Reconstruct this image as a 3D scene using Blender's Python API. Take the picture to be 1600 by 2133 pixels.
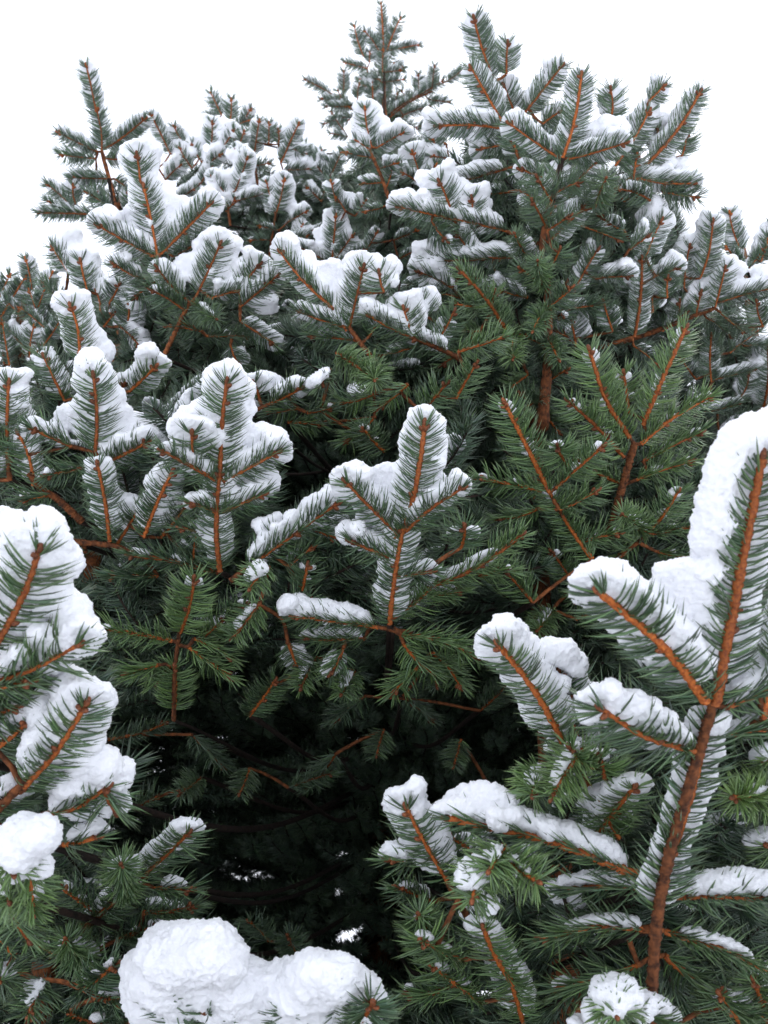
import bpy, math, random
import numpy as np
from mathutils import Vector

# ------------------------------------------------------------------ camera, sky, sun, exposure
sc = bpy.context.scene
for o in list(bpy.data.objects):
    bpy.data.objects.remove(o)
COL = sc.collection
FPX, W0, H0 = 2000.0, 1600.0, 2133.0          # focal length in picture pixels
PITCH = math.radians(22)
CAM = np.array([0.0, 0.0, 1.5])
FWD = np.array([0, math.cos(PITCH), math.sin(PITCH)])
RIGHT = np.array([1.0, 0, 0])
UP = np.array([0, -math.sin(PITCH), math.cos(PITCH)])
cd = bpy.data.cameras.new('camera')
cam = bpy.data.objects.new('camera', cd); COL.objects.link(cam)
cam.location = CAM; cam.rotation_euler = (math.pi / 2 + PITCH, 0, 0)
cd.sensor_fit = 'VERTICAL'; cd.sensor_height = 24.0; cd.lens = 24.0 * FPX / H0
cd.clip_start = 0.02; cd.clip_end = 6000
cd.dof.use_dof = True; cd.dof.focus_distance = 1.05; cd.dof.aperture_fstop = 9.0
sc.camera = cam

SUN_EL, SUN_AZ = math.radians(64), math.radians(35)      # overcast: high soft light from beyond the trees
world = bpy.data.worlds.new('World'); sc.world = world; world.use_nodes = True
nt = world.node_tree; nt.nodes.clear()
sky = nt.nodes.new('ShaderNodeTexSky'); sky.sky_type = 'NISHITA'; sky.sun_disc = False
sky.sun_elevation = SUN_EL; sky.sun_rotation = SUN_AZ; sky.dust_density = 3.0; sky.ozone_density = 1.0
mx = nt.nodes.new('ShaderNodeMix'); mx.data_type = 'RGBA'; mx.inputs['Factor'].default_value = 0.86
mx.inputs['B'].default_value = (8.9, 9.3, 10.3, 1)          # even cloud layer over the clear sky
bg = nt.nodes.new('ShaderNodeBackground'); bg.inputs['Strength'].default_value = 0.145
wo = nt.nodes.new('ShaderNodeOutputWorld')
nt.links.new(sky.outputs[0], mx.inputs['A']); nt.links.new(mx.outputs['Result'], bg.inputs[0]); nt.links.new(bg.outputs[0], wo.inputs[0])

sd = bpy.data.lights.new('sun', 'SUN'); sd.energy = 1.1; sd.angle = math.radians(35); sd.color = (1, 0.97, 0.93)
sun = bpy.data.objects.new('sun', sd); COL.objects.link(sun)
sdir = Vector((math.cos(SUN_EL) * math.sin(SUN_AZ), math.cos(SUN_EL) * math.cos(SUN_AZ), math.sin(SUN_EL)))
sun.rotation_euler = sdir.to_track_quat('Z', 'Y').to_euler()
sc.view_settings.view_transform = 'Standard'; sc.view_settings.look = 'None'
sc.view_settings.exposure = 0.25; sc.view_settings.gamma = 1.0; sc.view_settings.use_curve_mapping = False
sc.cycles.use_denoising = True
sc.cycles.max_bounces = 8; sc.cycles.diffuse_bounces = 5; sc.cycles.glossy_bounces = 2
sc.render.film_transparent = False

# ------------------------------------------------------------------ helpers
def nrm(v):
    v = np.asarray(v, float); return v / (np.linalg.norm(v, axis=-1, keepdims=True) + 1e-12)
def ray(x, y):
    return FWD + (x - W0 / 2) / FPX * RIGHT - (y - H0 / 2) / FPX * UP
def at(x, y, d):
    return CAM + d * ray(x, y)
def project(P):
    q = np.asarray(P) - CAM
    d = q @ FWD
    dd = np.where(np.abs(d) < 1e-6, 1e-6, d)
    return (q @ RIGHT) / dd * FPX + W0 / 2, H0 / 2 - (q @ UP) / dd * FPX, d
_H = np.random.RandomState(5).rand(4096)
def _h(ix, iy, iz):
    return _H[(ix * 73 + iy * 179 + iz * 283 + (ix * iy) % 97 * 31 + (iz * ix) % 89 * 17) % 4096]
def vnoise(p):                                              # value noise, -1..1
    p = np.asarray(p, float) + 1000.0; i = np.floor(p).astype(np.int64); f = p - i; f = f * f * (3 - 2 * f)
    r = 0
    for a in (0, 1):
        for b in (0, 1):
            for c in (0, 1):
                w = (f[:, 0] if a else 1 - f[:, 0]) * (f[:, 1] if b else 1 - f[:, 1]) * (f[:, 2] if c else 1 - f[:, 2])
                r = r + w * _h(i[:, 0] + a, i[:, 1] + b, i[:, 2] + c)
    return r * 2 - 1
def tri_mesh(name, V, T, mat, smooth=True, col=None):
    V = np.ascontiguousarray(V, dtype=np.float32); T = np.ascontiguousarray(T, dtype=np.int32)
    me = bpy.data.meshes.new(name)
    me.vertices.add(len(V)); me.vertices.foreach_set('co', V.ravel())
    me.loops.add(len(T) * 3); me.loops.foreach_set('vertex_index', T.ravel())
    me.polygons.add(len(T)); me.polygons.foreach_set('loop_start', np.arange(0, len(T) * 3, 3, dtype=np.int32))
    if smooth: me.polygons.foreach_set('use_smooth', np.ones(len(T), bool))
    if col is not None:
        a = me.attributes.new('tint', 'FLOAT_COLOR', 'POINT'); a.data.foreach_set('color', np.ascontiguousarray(col, dtype=np.float32).ravel())
    me.materials.append(mat); me.update(calc_edges=True)
    return me
def link(name, me, parent=None, kind=None):
    o = bpy.data.objects.new(name, me); COL.objects.link(o)
    if parent is not None: o.parent = parent
    if kind: o['kind'] = kind
    return o
class Acc:                                                  # collects verts / tris / colours
    def __init__(s): s.v, s.t, s.c, s.n = [], [], [], 0
    def add(s, v, t, c=None):
        s.v.append(v); s.t.append(np.asarray(t) + s.n); s.n += len(v)
        if c is not None: s.c.append(c)
    def get(s):
        return np.concatenate(s.v), np.concatenate(s.t), (np.concatenate(s.c) if s.c else None)

# ------------------------------------------------------------------ materials
def mat(name):
    m = bpy.data.materials.new(name); m.use_nodes = True
    n = m.node_tree.nodes; l = m.node_tree.links
    return m, n, l, n['Principled BSDF']
def needle_material():
    m, n, l, b = mat('spruce_needles')
    at_ = n.new('ShaderNodeAttribute'); at_.attribute_name = 'tint'
    sep = n.new('ShaderNodeSeparateColor'); l.new(at_.outputs['Color'], sep.inputs[0])
    m1 = n.new('ShaderNodeMix'); m1.data_type = 'RGBA'       # red: brightness, green: young yellow-green, blue: along the needle
    m1.inputs['A'].default_value = (0.040, 0.090, 0.045, 1); m1.inputs['B'].default_value = (0.108, 0.178, 0.038, 1)
    l.new(sep.outputs['Green'], m1.inputs['Factor'])
    m2 = n.new('ShaderNodeMix'); m2.data_type = 'RGBA'; m2.blend_type = 'MULTIPLY'; m2.inputs['Factor'].default_value = 1
    cr = n.new('ShaderNodeMapRange'); cr.inputs['To Min'].default_value = 0.5; cr.inputs['To Max'].default_value = 1.7
    l.new(sep.outputs['Red'], cr.inputs['Value']); cc = n.new('ShaderNodeCombineColor')
    for k in range(3): l.new(cr.outputs[0], cc.inputs[k])
    l.new(m1.outputs['Result'], m2.inputs['A']); l.new(cc.outputs[0], m2.inputs['B'])
    m3 = n.new('ShaderNodeMix'); m3.data_type = 'RGBA'; m3.inputs['B'].default_value = (0.13, 0.15, 0.04, 1)
    mr = n.new('ShaderNodeMapRange'); mr.inputs['From Min'].default_value = 0.75; mr.inputs['To Max'].default_value = 0.45
    l.new(sep.outputs['Blue'], mr.inputs['Value']); l.new(mr.outputs[0], m3.inputs['Factor']); l.new(m2.outputs['Result'], m3.inputs['A'])
    m4 = n.new('ShaderNodeMix'); m4.data_type = 'RGBA'; m4.inputs['B'].default_value = (0.42, 0.47, 0.49, 1)   # alpha: hoar frost on the needle
    l.new(at_.outputs['Alpha'], m4.inputs['Factor']); l.new(m3.outputs['Result'], m4.inputs['A'])
    l.new(m4.outputs['Result'], b.inputs['Base Color'])
    b.inputs['Roughness'].default_value = 0.33; b.inputs['Specular IOR Level'].default_value = 0.62
    return m
def bark_material(name, c0, c1, rough=0.75, scale=260):
    m, n, l, b = mat(name)
    tc = n.new('ShaderNodeTexCoord'); no = n.new('ShaderNodeTexNoise'); no.inputs['Scale'].default_value = scale; no.inputs['Detail'].default_value = 4
    l.new(tc.outputs['Object'], no.inputs['Vector'])
    cr = n.new('ShaderNodeValToRGB'); cr.color_ramp.elements[0].position = 0.32; cr.color_ramp.elements[1].position = 0.68
    cr.color_ramp.elements[0].color = c0; cr.color_ramp.elements[1].color = c1
    l.new(no.outputs[0], cr.inputs[0]); oi = n.new('ShaderNodeObjectInfo'); mr = n.new('ShaderNodeMapRange'); l.new(oi.outputs['Random'], mr.inputs[0])
    mr.inputs['To Min'].default_value = 0.55; mr.inputs['To Max'].default_value = 1.1; hs = n.new('ShaderNodeHueSaturation'); l.new(mr.outputs[0], hs.inputs['Value'])
    l.new(cr.outputs[0], hs.inputs['Color']); l.new(hs.outputs[0], b.inputs['Base Color'])
    bp = n.new('ShaderNodeBump'); bp.inputs['Strength'].default_value = 0.6; bp.inputs['Distance'].default_value = 0.001
    l.new(no.outputs[0], bp.inputs['Height']); l.new(bp.outputs[0], b.inputs['Normal'])
    b.inputs['Roughness'].default_value = rough; b.inputs['Specular IOR Level'].default_value = 0.3
    return m
def snow_material():
    m, n, l, b = mat('snow')
    tc = n.new('ShaderNodeTexCoord')
    n1 = n.new('ShaderNodeTexNoise'); n1.inputs['Scale'].default_value = 560; n1.inputs['Detail'].default_value = 5; n1.inputs['Roughness'].default_value = 0.7
    l.new(tc.outputs['Object'], n1.inputs['Vector'])
    bp = n.new('ShaderNodeBump'); bp.inputs['Strength'].default_value = 0.8; bp.inputs['Distance'].default_value = 0.0018
    l.new(n1.outputs[0], bp.inputs['Height']); l.new(bp.outputs[0], b.inputs['Normal'])
    b.inputs['Base Color'].default_value = (0.90, 0.91, 0.945, 1); b.inputs['Roughness'].default_value = 0.65
    b.inputs['Specular IOR Level'].default_value = 0.25
    b.inputs['Subsurface Weight'].default_value = 0.35; b.inputs['Subsurface Radius'].default_value = (1.0, 0.95, 1.0); b.inputs['Subsurface Scale'].default_value = 0.006
    return m
M_NEEDLE = needle_material()
M_TWIG = bark_material('young_orange_twig_bark', (0.22, 0.045, 0.010, 1), (0.54, 0.155, 0.030, 1), 0.6, 420)
M_WOOD = bark_material('old_brown_bark', (0.060, 0.022, 0.010, 1), (0.32, 0.105, 0.034, 1), 0.85, 180)
M_OLD = bark_material('shade_dark_old_bark', (0.010, 0.007, 0.005, 1), (0.040, 0.023, 0.016, 1), 0.9, 150)  # older bark, colour darkened so inner limbs sink into the hollow's shade
M_BUD = bark_material('brown_bud_scales', (0.085, 0.024, 0.010, 1), (0.34, 0.110, 0.040, 1), 0.55, 700)
M_SNOW = snow_material()

# ------------------------------------------------------------------ the ground: snow-covered, out to the horizon
def ground():
    g = []; n = 90
    xs = np.sign(np.linspace(-1, 1, n)) * (np.abs(np.linspace(-1, 1, n)) ** 4) * 2500
    X, Y = np.meshgrid(xs, xs); P = np.stack([X.ravel(), Y.ravel() + 2, np.zeros(n * n)], 1)
    r = np.hypot(P[:, 0], P[:, 1])
    P[:, 2] = 0.03 * vnoise(P * 1.3) + 0.25 * vnoise(P * 0.12) * np.clip(r / 30, 0, 1)
    i = np.arange(n * n).reshape(n, n); a, b, c, d = i[:-1, :-1].ravel(), i[:-1, 1:].ravel(), i[1:, 1:].ravel(), i[1:, :-1].ravel()
    T = np.concatenate([np.stack([a, b, c], 1), np.stack([a, c, d], 1)])
    o = link('ground', tri_mesh('ground', P, T, M_SNOW), None, 'structure')
ground()
def litter():  # unseen litter disc, added to stop snow bouncing light into the hollow
    m, n, l, b = mat('added_needle_litter'); tc = n.new('ShaderNodeTexCoord'); no = n.new('ShaderNodeTexNoise'); no.inputs['Scale'].default_value = 60; no.inputs['Detail'].default_value = 6
    l.new(tc.outputs['Object'], no.inputs['Vector']); cr = n.new('ShaderNodeValToRGB'); cr.color_ramp.elements[0].color = (.02, .013, .009, 1); cr.color_ramp.elements[1].color = (.085, .052, .03, 1)
    l.new(no.outputs[0], cr.inputs[0]); l.new(cr.outputs[0], b.inputs['Base Color']); b.inputs['Roughness'].default_value = .95
    k = 72; ring = []; rr = np.linspace(0.02, 1, 12)
    a = np.arange(k) / k * 2 * math.pi; edge = 1.95 + .22 * vnoise(np.stack([np.cos(a) * 2.2, np.sin(a) * 2.2, a * 0], 1))
    P = np.concatenate([np.stack([np.cos(a) * edge * q, 2.2 + np.sin(a) * edge * q, .075 * (1 - q ** 4) + .0 * a - .04 * (q > .99)], 1) for q in rr])
    P[:, 2] += .012 * vnoise(P * 9)
    link('added_needle_litter', tri_mesh('added_needle_litter', P, grid_tris(12, k)[:, ::-1], m), None, 'structure')
NL = 0.025                                                   # needle length in metres

# ------------------------------------------------------------------ curves, tubes, shoots
def curve(pts, m):
    pts = np.asarray(pts, float)
    if len(pts) == 2:
        t = np.linspace(0, 1, m)[:, None]; return pts[0] * (1 - t) + pts[1] * t
    P = np.concatenate([[2 * pts[0] - pts[1]], pts, [2 * pts[-1] - pts[-2]]])
    out = []; k = len(pts) - 1
    for j in range(m):
        s = j / (m - 1) * k; i = min(int(s), k - 1); t = s - i; a, b, c, d = P[i:i + 4]
        out.append(0.5 * (2 * b + (c - a) * t + (2 * a - 5 * b + 4 * c - d) * t * t + (3 * b - a - 3 * c + d) * t ** 3))
    return np.array(out)
def frames(C, n0):
    D = nrm(np.gradient(C, axis=0)); N = n0 - (D @ n0)[:, None] * D
    bad = np.linalg.norm(N, axis=1) < 0.08
    if bad.any(): N[bad] = np.cross(D[bad], [1.0, 0.13, 0.2])
    N = nrm(N); return D, N, np.cross(D, N)
def grid_tris(m, k, off=0, wrap=True):
    T = []
    for i in range(m - 1):
        for j in range(k if wrap else k - 1):
            a = i * k + j; b = i * k + (j + 1) % k; T += [(a, b, b + k), (a, b + k, a + k)]
    return np.array(T) + off
_gt = {}
def gtris(m, k):
    if (m, k) not in _gt: _gt[(m, k)] = grid_tris(m, k)
    return _gt[(m, k)]
def tube(acc, C, R, k=8, n0=np.array([0.2, 0.5, 0.8]), bump=0.0, rng=None, close=True):
    D, N, S = frames(C, n0); m = len(C); a = np.arange(k) / k * 2 * math.pi
    rad = np.asarray(R)[:, None] * np.ones((m, k))
    if bump: rad = rad * (1 + bump * rng.uniform(-1, 1, (m, k)))
    V = C[:, None, :] + rad[..., None] * (np.cos(a)[None, :, None] * N[:, None, :] + np.sin(a)[None, :, None] * S[:, None, :])
    V = np.concatenate([V.reshape(-1, 3), C[:1], C[-1:]]); T = [gtris(m, k)]
    if close:
        j = np.arange(k); e = (m - 1) * k
        T.append(np.stack([j, np.full(k, m * k), (j + 1) % k], 1)[:, ::-1]); T.append(np.stack([e + j, e + (j + 1) % k, np.full(k, m * k + 1)], 1))
    acc.add(V, np.concatenate(T))
def blob(acc, c, ax, r, k=7, m=5, rng=None, rough=0.0):     # ellipsoid: axis ax with half-length r[0], radius r[1]
    ax = nrm(ax); t = np.linspace(0, math.pi, m + 2)
    C = np.asarray(c) - np.cos(t)[:, None] * r[0] * ax
    tube(acc, C, np.maximum(np.sin(t) * r[1], 1e-5), k, np.array([0.31, 0.52, 0.79]), rough, rng)
def needles(acc, C, n0, L, rng, spacing=0.026, hue=0.3, bright=0.45, rad=0.00062, lev=(0, .36, .72), rosette=False, side=3, frost=0.05):
    """needles all round the shoot C, parted below, swept towards the tip"""
    ln = np.linalg.norm(np.diff(C, axis=0), axis=1); cum = np.concatenate([[0], np.cumsum(ln)]); tot = cum[-1]
    M = max(14, int(tot / (L * spacing))); M += 16
    s = np.clip((np.arange(M) + rng.uniform(-.8, .8, M)) / M, 0.02, 1.0); s[-16:] = rng.uniform(0.955, 1.0, 16)
    pos = np.stack([np.interp(s * tot, cum, C[:, k]) for k in range(3)], 1)
    D, N, S = frames(C, n0); u = np.interp(s * tot, cum, np.arange(len(C))); i = np.clip(np.round(u).astype(int), 0, len(C) - 1)
    D, N, S = D[i], N[i], S[i]
    # azimuth from the upper side: few straight below
    lat = rng.uniform(0, 1, M); sg = np.where(rng.uniform(0, 1, M) < 0.5, -1, 1)
    phi = sg * np.radians(np.where(lat < 0.72, rng.normal(100, 19, M), rng.uniform(0, 150, M)))
    tip = np.clip((s - 0.86) / 0.14, 0, 1)
    if rosette: tip = np.clip((s - 0.45) / 0.5, 0, 1); sg = np.where(rng.uniform(0, 1, M) < 0.5, -1, 1); phi = rng.uniform(0, 2 * math.pi, M)
    th = np.radians(rng.normal(76, 5, M) * (1 - tip) + (rng.uniform(52, 92, M) if rosette else rng.uniform(14, 52, M)) * tip)
    radial = np.cos(phi)[:, None] * N + np.sin(phi)[:, None] * S
    d0 = nrm(np.cos(th)[:, None] * D + np.sin(th)[:, None] * radial)
    ll = L * rng.uniform(0.78, 1.12, M) * (1 - 0.22 * tip) * np.interp(s, [0, .12, .3, 1], [.7, .95, 1.05, 1])
    bend = nrm(D + N * rng.uniform(0.0, 0.45, M)[:, None]) * (rng.uniform(0.25, 0.62, M) * (1 - .7 * tip) * (.5 if rosette else 1))[:, None]
    bend += rng.normal(0, 0.028, (M, 3))
    e1 = nrm(np.cross(d0, D + 1e-3)); e2 = np.cross(d0, e1)
    rr = rad * (L / NL) * rng.uniform(0.8, 1.2, M)
    prof = np.interp(lev, [0, .3, .75, 1], [.7, 1, .9, .2]); V = []
    a = np.arange(side) / side * 2 * math.pi; nl = len(lev)
    for q, w in zip(lev, prof):
        c = pos + ll[:, None] * (q * d0 + q * q * bend * 0.8)
        for aa in a: V.append(c + (rr * w)[:, None] * (math.cos(aa) * e1 + math.sin(aa) * e2))
    V.append(pos + ll[:, None] * (d0 + bend * 0.8))
    V = np.stack(V, 1); k = nl * side + 1
    T = []
    for r in range(nl - 1):
        for j in range(side):
            p, q = r * side + j, r * side + (j + 1) % side; T += [(p, q, q + side), (p, q + side, p + side)]
    for j in range(side): T.append(((nl - 1) * side + j, (nl - 1) * side + (j + 1) % side, k - 1))
    T = np.array(T)[None] + (np.arange(M) * k)[:, None, None]
    br = np.clip(rng.normal(bright, 0.26, M), 0, 1); hu = np.clip(hue + rng.normal(0, 0.13, M), 0, 1)
    colr = np.zeros((M, k, 4)); colr[..., 0] = br[:, None]; colr[..., 1] = hu[:, None]; colr[..., 3] = (np.clip(frost + rng.normal(0, .5, M) * frost, 0, .8))[:, None]
    colr[..., 2] = np.array([q for q in lev for _ in range(side)] + [1.0])[None]
    acc.add(V.reshape(-1, 3), T.reshape(-1, 3), colr.reshape(-1, 4))
def loaf(acc, C, n0, L, s, rng, star=False):
    """snow lying along the upper side of shoot C; s = load"""
    D, N, S = frames(C, n0); tot = np.linalg.norm(np.diff(C, axis=0), axis=1).sum()
    if s >= 0.7: spans = [(rng.uniform(0.02, 0.10), 1.0)]
    elif s >= 0.35: spans = [(rng.uniform(0.0, 0.3), rng.uniform(0.75, 1.0))]
    else: spans = [(rng.uniform(0.72, 0.85), 1.0)] + ([(rng.uniform(0.2, 0.4), rng.uniform(0.5, 0.62))] if rng.rand() < 0.5 else [])
    if star: spans = [(0.0, 0.86)]                           # shoot seen end-on: its tip star stays clear
    w0 = L * (0.78 if star else 1) * (0.58 + 0.185 * s) if s >= .35 else L * 0.40
    h0 = L * (0.13 + 0.145 * s)
    for (a, b) in spans:
        ext = (L * (0.12 + 0.32 * s) if b == 1.0 else 0)
        m = max(7, int((b - a) * tot / (L * 0.22)) + 3); k = 12
        tt = np.linspace(a * tot, b * tot + ext, m)
        cum = np.concatenate([[0], np.cumsum(np.linalg.norm(np.diff(C, axis=0), axis=1))])
        P = np.stack([np.interp(tt, cum, C[:, q]) for q in range(3)], 1) + np.maximum(tt - tot, 0)[:, None] * D[-1]
        ii = np.clip(np.searchsorted(cum, tt), 0, len(C) - 1); n, sd = N[ii], S[ii]
        x = np.linspace(0, 1, m); end = np.clip(np.sqrt(np.clip(1 - (2 * x - 1) ** 6, 0, 1)), 0.03, 1)
        ph = rng.uniform(0, 90); wob = vnoise(np.stack([x * m * 0.42 + ph, x * 0 + 3.3, x * 0], 1)); wob2 = vnoise(np.stack([x * m * 0.5 + ph, x * 0 + 9.3, x * 0], 1))
        wl = w0 * end * (1 + 0.18 * wob); wr = w0 * end * (1 + 0.18 * wob2); h = h0 * end * (1 + 0.2 * vnoise(np.stack([x * m * 0.45 + ph, x * 0 + 5, x * 0], 1)))
        face = (sd * nrm(CAM - P)).sum(1); wr = wr * (1 - .5 * np.clip(face, 0, 1)); wl = wl * (1 - .5 * np.clip(-face, 0, 1))   # needles stand clear of the snow on the near side
        cen = P + n * (h * 0.62 + L * 0.05)[:, None]
        an = np.arange(k) / k * 2 * math.pi; ca, sa = np.cos(an), np.sin(an)
        ca = np.sign(ca) * np.abs(ca) ** 0.85; sa = np.sign(sa) * np.abs(sa) ** 0.8
        V = cen[:, None] + (np.where(ca > 0, wr[:, None], wl[:, None]) * ca)[..., None] * sd[:, None] + (h[:, None] * np.where(sa < 0, 0.55, 1.15) * sa)[..., None] * n[:, None]
        V = np.concatenate([V.reshape(-1, 3), cen[:1], cen[-1:]]); j = np.arange(k); e = (m - 1) * k
        T = np.concatenate([gtris(m, k), np.stack([(j + 1) % k, np.full(k, m * k), j], 1), np.stack([e + j, e + (j + 1) % k, np.full(k, m * k + 1)], 1)])
        acc.add(V, T)
        if s >= 0.7:                                        # rounded lumps along the rim and past the tip
            for q in range(int(1 + 2.2 * s)):
                x0 = rng.uniform(0.3, 1.0); i = int(x0 * (m - 1)); sgn = rng.choice([-1, 1])
                c = P[i] + sd[i] * sgn * w0 * end[i] * rng.uniform(0.35, 0.85) + n[i] * h0 * rng.uniform(0.6, 1.2)
                r = L * rng.uniform(0.24, 0.36) * (0.6 + 0.25 * s); blob(acc, c, rng.normal(0, 1, 3), (r * rng.uniform(.8, 1.2), r), 8, 5)
def snow_mesh(name, acc, voxel, seed, soft=1):
    V, T, _ = acc.get(); me = tri_mesh('tmp', V, T, M_SNOW); o = bpy.data.objects.new('tmp', me); COL.objects.link(o)
    md = o.modifiers.new('r', 'REMESH'); md.mode = 'VOXEL'; md.voxel_size = voxel; md.use_smooth_shade = True
    m2 = o.modifiers.new('s', 'SMOOTH'); m2.factor = 0.6; m2.iterations = int(np.clip((.0050 / voxel) ** 2 * 3, 4, 40) * soft)
    dg = bpy.context.evaluated_depsgraph_get(); dg.update()
    out = bpy.data.meshes.new_from_object(o.evaluated_get(dg)); bpy.data.objects.remove(o); bpy.data.meshes.remove(me)
    n = len(out.vertices); co = np.empty(n * 3, np.float32); out.vertices.foreach_get('co', co); co = co.reshape(-1, 3).astype(float)
    no = np.empty(n * 3, np.float32); out.vertex_normals.foreach_get('vector', no); no = no.reshape(-1, 3)
    q = co + seed * 0.37
    dsp = 0.0006 + 0.0015 * vnoise(q * 50) + 0.0008 * vnoise(q * 170) + (0.0013 * vnoise(q * 380) + 0.0011 * vnoise(q * 750)) * (1 if soft == 1 else 1.15)
    if soft > 1: dsp = dsp + 0.0085 * vnoise(q * 21) + 0.0045 * vnoise(q * 50) + 0.0018 * vnoise(q * 120)
    out.vertices.foreach_set('co', (co + no * dsp[:, None]).astype(np.float32).ravel()); out.name = name
    out.materials.clear(); out.materials.append(M_SNOW); out.polygons.foreach_set('use_smooth', np.ones(len(out.polygons), bool)); out.update()
    return out
# ------------------------------------------------------------------ the boughs
# each: tree, needle size seen (sets the distance), greenness, tilt of the bough's plane, snow label, wood, shoots, extra snow lumps
# shoot: x0, y0, x1, y1, snow load [, tip offset towards (-) or away from the viewer in needle lengths [, mid x, mid y]]
B = []
def bough(tree, N, hue, u, label, wood, shoots, lumps=(), dens=1.0):
    B.append(dict(tree=tree, N=N, hue=hue, u=u, label=label, wood=wood, shoots=shoots, lumps=lumps, dens=dens))

# --- foreground right: the stout upright bough
bough('tall', 74, .30, .55, 'long thick snow load on the stout upright twig at the right edge',
 [([(1352, 2190), (1365, 1950), (1392, 1790), (1440, 1620), (1485, 1470)], 24)],
 [(1490, 1470, 1588, 955, 2.3, 0, 1535, 1220), (1470, 1462, 1250, 1235, 2.2, 0, 1375, 1350), (1448, 1566, 1255, 1478, 2.0, 0, 1350, 1535),
  (1515, 1475, 1640, 1415, 1.6), (1395, 1790, 1478, 1500, 1.2, .25), (1370, 1900, 1400, 1770, 1.0, .25), (1590, 1500, 1680, 1240, 1.6), (1520, 1530, 1640, 1520, .8, .5)],
 [(1590, 890, .5, 40), (1565, 900, .5, 42), (1540, 915, .5, 44), (1522, 945, .5, 44), (1508, 980, .5, 46), (1498, 1015, .5, 44), (1490, 1050, .5, 46), (1484, 1085, .5, 44), (1478, 1120, .6, 44), (1474, 1155, .6, 40), (1470, 1190, .6, 42), (1462, 1225, .6, 38), (1456, 1260, .6, 36), (1228, 1205, .5, 36), (1255, 1192, .6, 36), (1285, 1195, .6, 36), (1312, 1210, .6, 34), (1340, 1235, .6, 34), (1370, 1265, .6, 32), (1610, 880, .6, 40)])
bough('tall', 68, .30, .72, 'long ridge of snow on the sideways twig low on the right',
 [([(1368, 1840), (1350, 1835)], 18)],
 [(1352, 1835, 935, 1705, 1.9, -.6, 1150, 1760), (1405, 1868, 1640, 1872, 1.9, .0, 1510, 1862), (1350, 1850, 1180, 1850, .8, .6)],
 [(945, 1672, .4, 30), (970, 1660, .4, 30), (1000, 1655, .4, 32), (1030, 1660, .4, 30), (1060, 1672, .4, 28)])
bough('tall', 66, .45, .75, 'thin broken snow on the drooping green twigs below the right stem',
 [([(1362, 1935), (1330, 1936)], 16)],
 [(1342, 1935, 1128, 1955, .45, -.6, 1240, 1925), (1385, 1940, 1640, 2045, .4, -.8, 1500, 1975), (1385, 1990, 1600, 2120, .2, .4), (1330, 2010, 1160, 2060, .3, .6), (1340, 2080, 1220, 2150, .4, .8)])
bough('tall', 62, .70, .6, 'small snow dusting on the bright green tuft at the right edge',
 [], [(1690, 1640, 1528, 1662, .35, -2.2), (1660, 1790, 1598, 1762, 1.0, -1.0), (1690, 1560, 1600, 1585, 1.0, -.5), (1700, 2010, 1585, 2050, .9, -1)])
bough('tall', 64, .35, .6, 'rough snow heap on the twig pointing up left in front of the dark gap',
 [([(1230, 1650), (1178, 1555)], 14)],
 [(1182, 1562, 1040, 1345, 2.1, 0, 1120, 1450), (1230, 1640, 1180, 1560, .8), (1215, 1590, 1165, 1400, 1.8, .8)],
 [(1175, 1360, .4, 34), (1150, 1355, .5, 34), (1200, 1385, .5, 30), (1125, 1365, .5, 34), (1100, 1350, .5, 34), (1075, 1320, .5, 34), (1050, 1305, .5, 34), (1025, 1330, .5, 30)])
bough('tall', 60, .35, .6, 'snow tuft on the tip of the leaning twig at lower centre right',
 [([(980, 1920), (930, 1835)], 12)],
 [(930, 1832, 848, 1685, 2.0), (870, 1790, 812, 1790, 1.0, .5), (895, 1960, 872, 1905, .2, -1.5), (900, 1880, 830, 1850, .4, .4), (1000, 1790, 930, 1740, .6, .8)],
 [(865, 1660, .3, 30)])
bough('tall', 64, .55, .85, 'snow streaks across the grey green tuft that faces the viewer beside the right stem',
 [], [(1215, 1560, 1150, 1660, .5, -2.4), (1130, 1600, 1110, 1655, .1, -2.0), (1230, 1750, 1320, 1640, 1.0, -.4), (1290, 1745, 1250, 1670, .9, -.2), (1240, 1600, 1190, 1560, .1, -.4), (1260, 1620, 1250, 1580, .3)])
bough('tall', 62, .50, .85, 'single round snow ball on the tuft facing the viewer at lower centre right',
 [], [(1010, 1800, 985, 1872, 1.2, -2.3), (1070, 2050, 1008, 1935, .9), (1040, 1780, 1118, 1835, .15, -1.6), (1050, 1760, 1020, 1812, .1, -1.6), (1090, 2130, 1060, 2030, .8),
 (1000, 2090, 900, 2010, .15), (930, 2060, 850, 2070, .3), (960, 2000, 880, 1960, .2, -1)], [(985, 1850, -1.3, 32), (1020, 1885, -1.0, 26)])
bough('tall', 66, .45, .85, 'snow plume on the tuft at the bottom edge right of centre',
 [], [(1270, 2060, 1285, 2115, 1.8, -2.4), (1400, 2140, 1330, 2100, 1.0, -1), (1180, 2140, 1240, 2150, .8, -1), (1540, 2130, 1500, 2070, .6), (1600, 2130, 1570, 2040, .5)],
 [(1285, 2075, -1.2, 46), (1240, 2110, -1.2, 36), (1335, 2100, -1.2, 36)])
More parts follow.
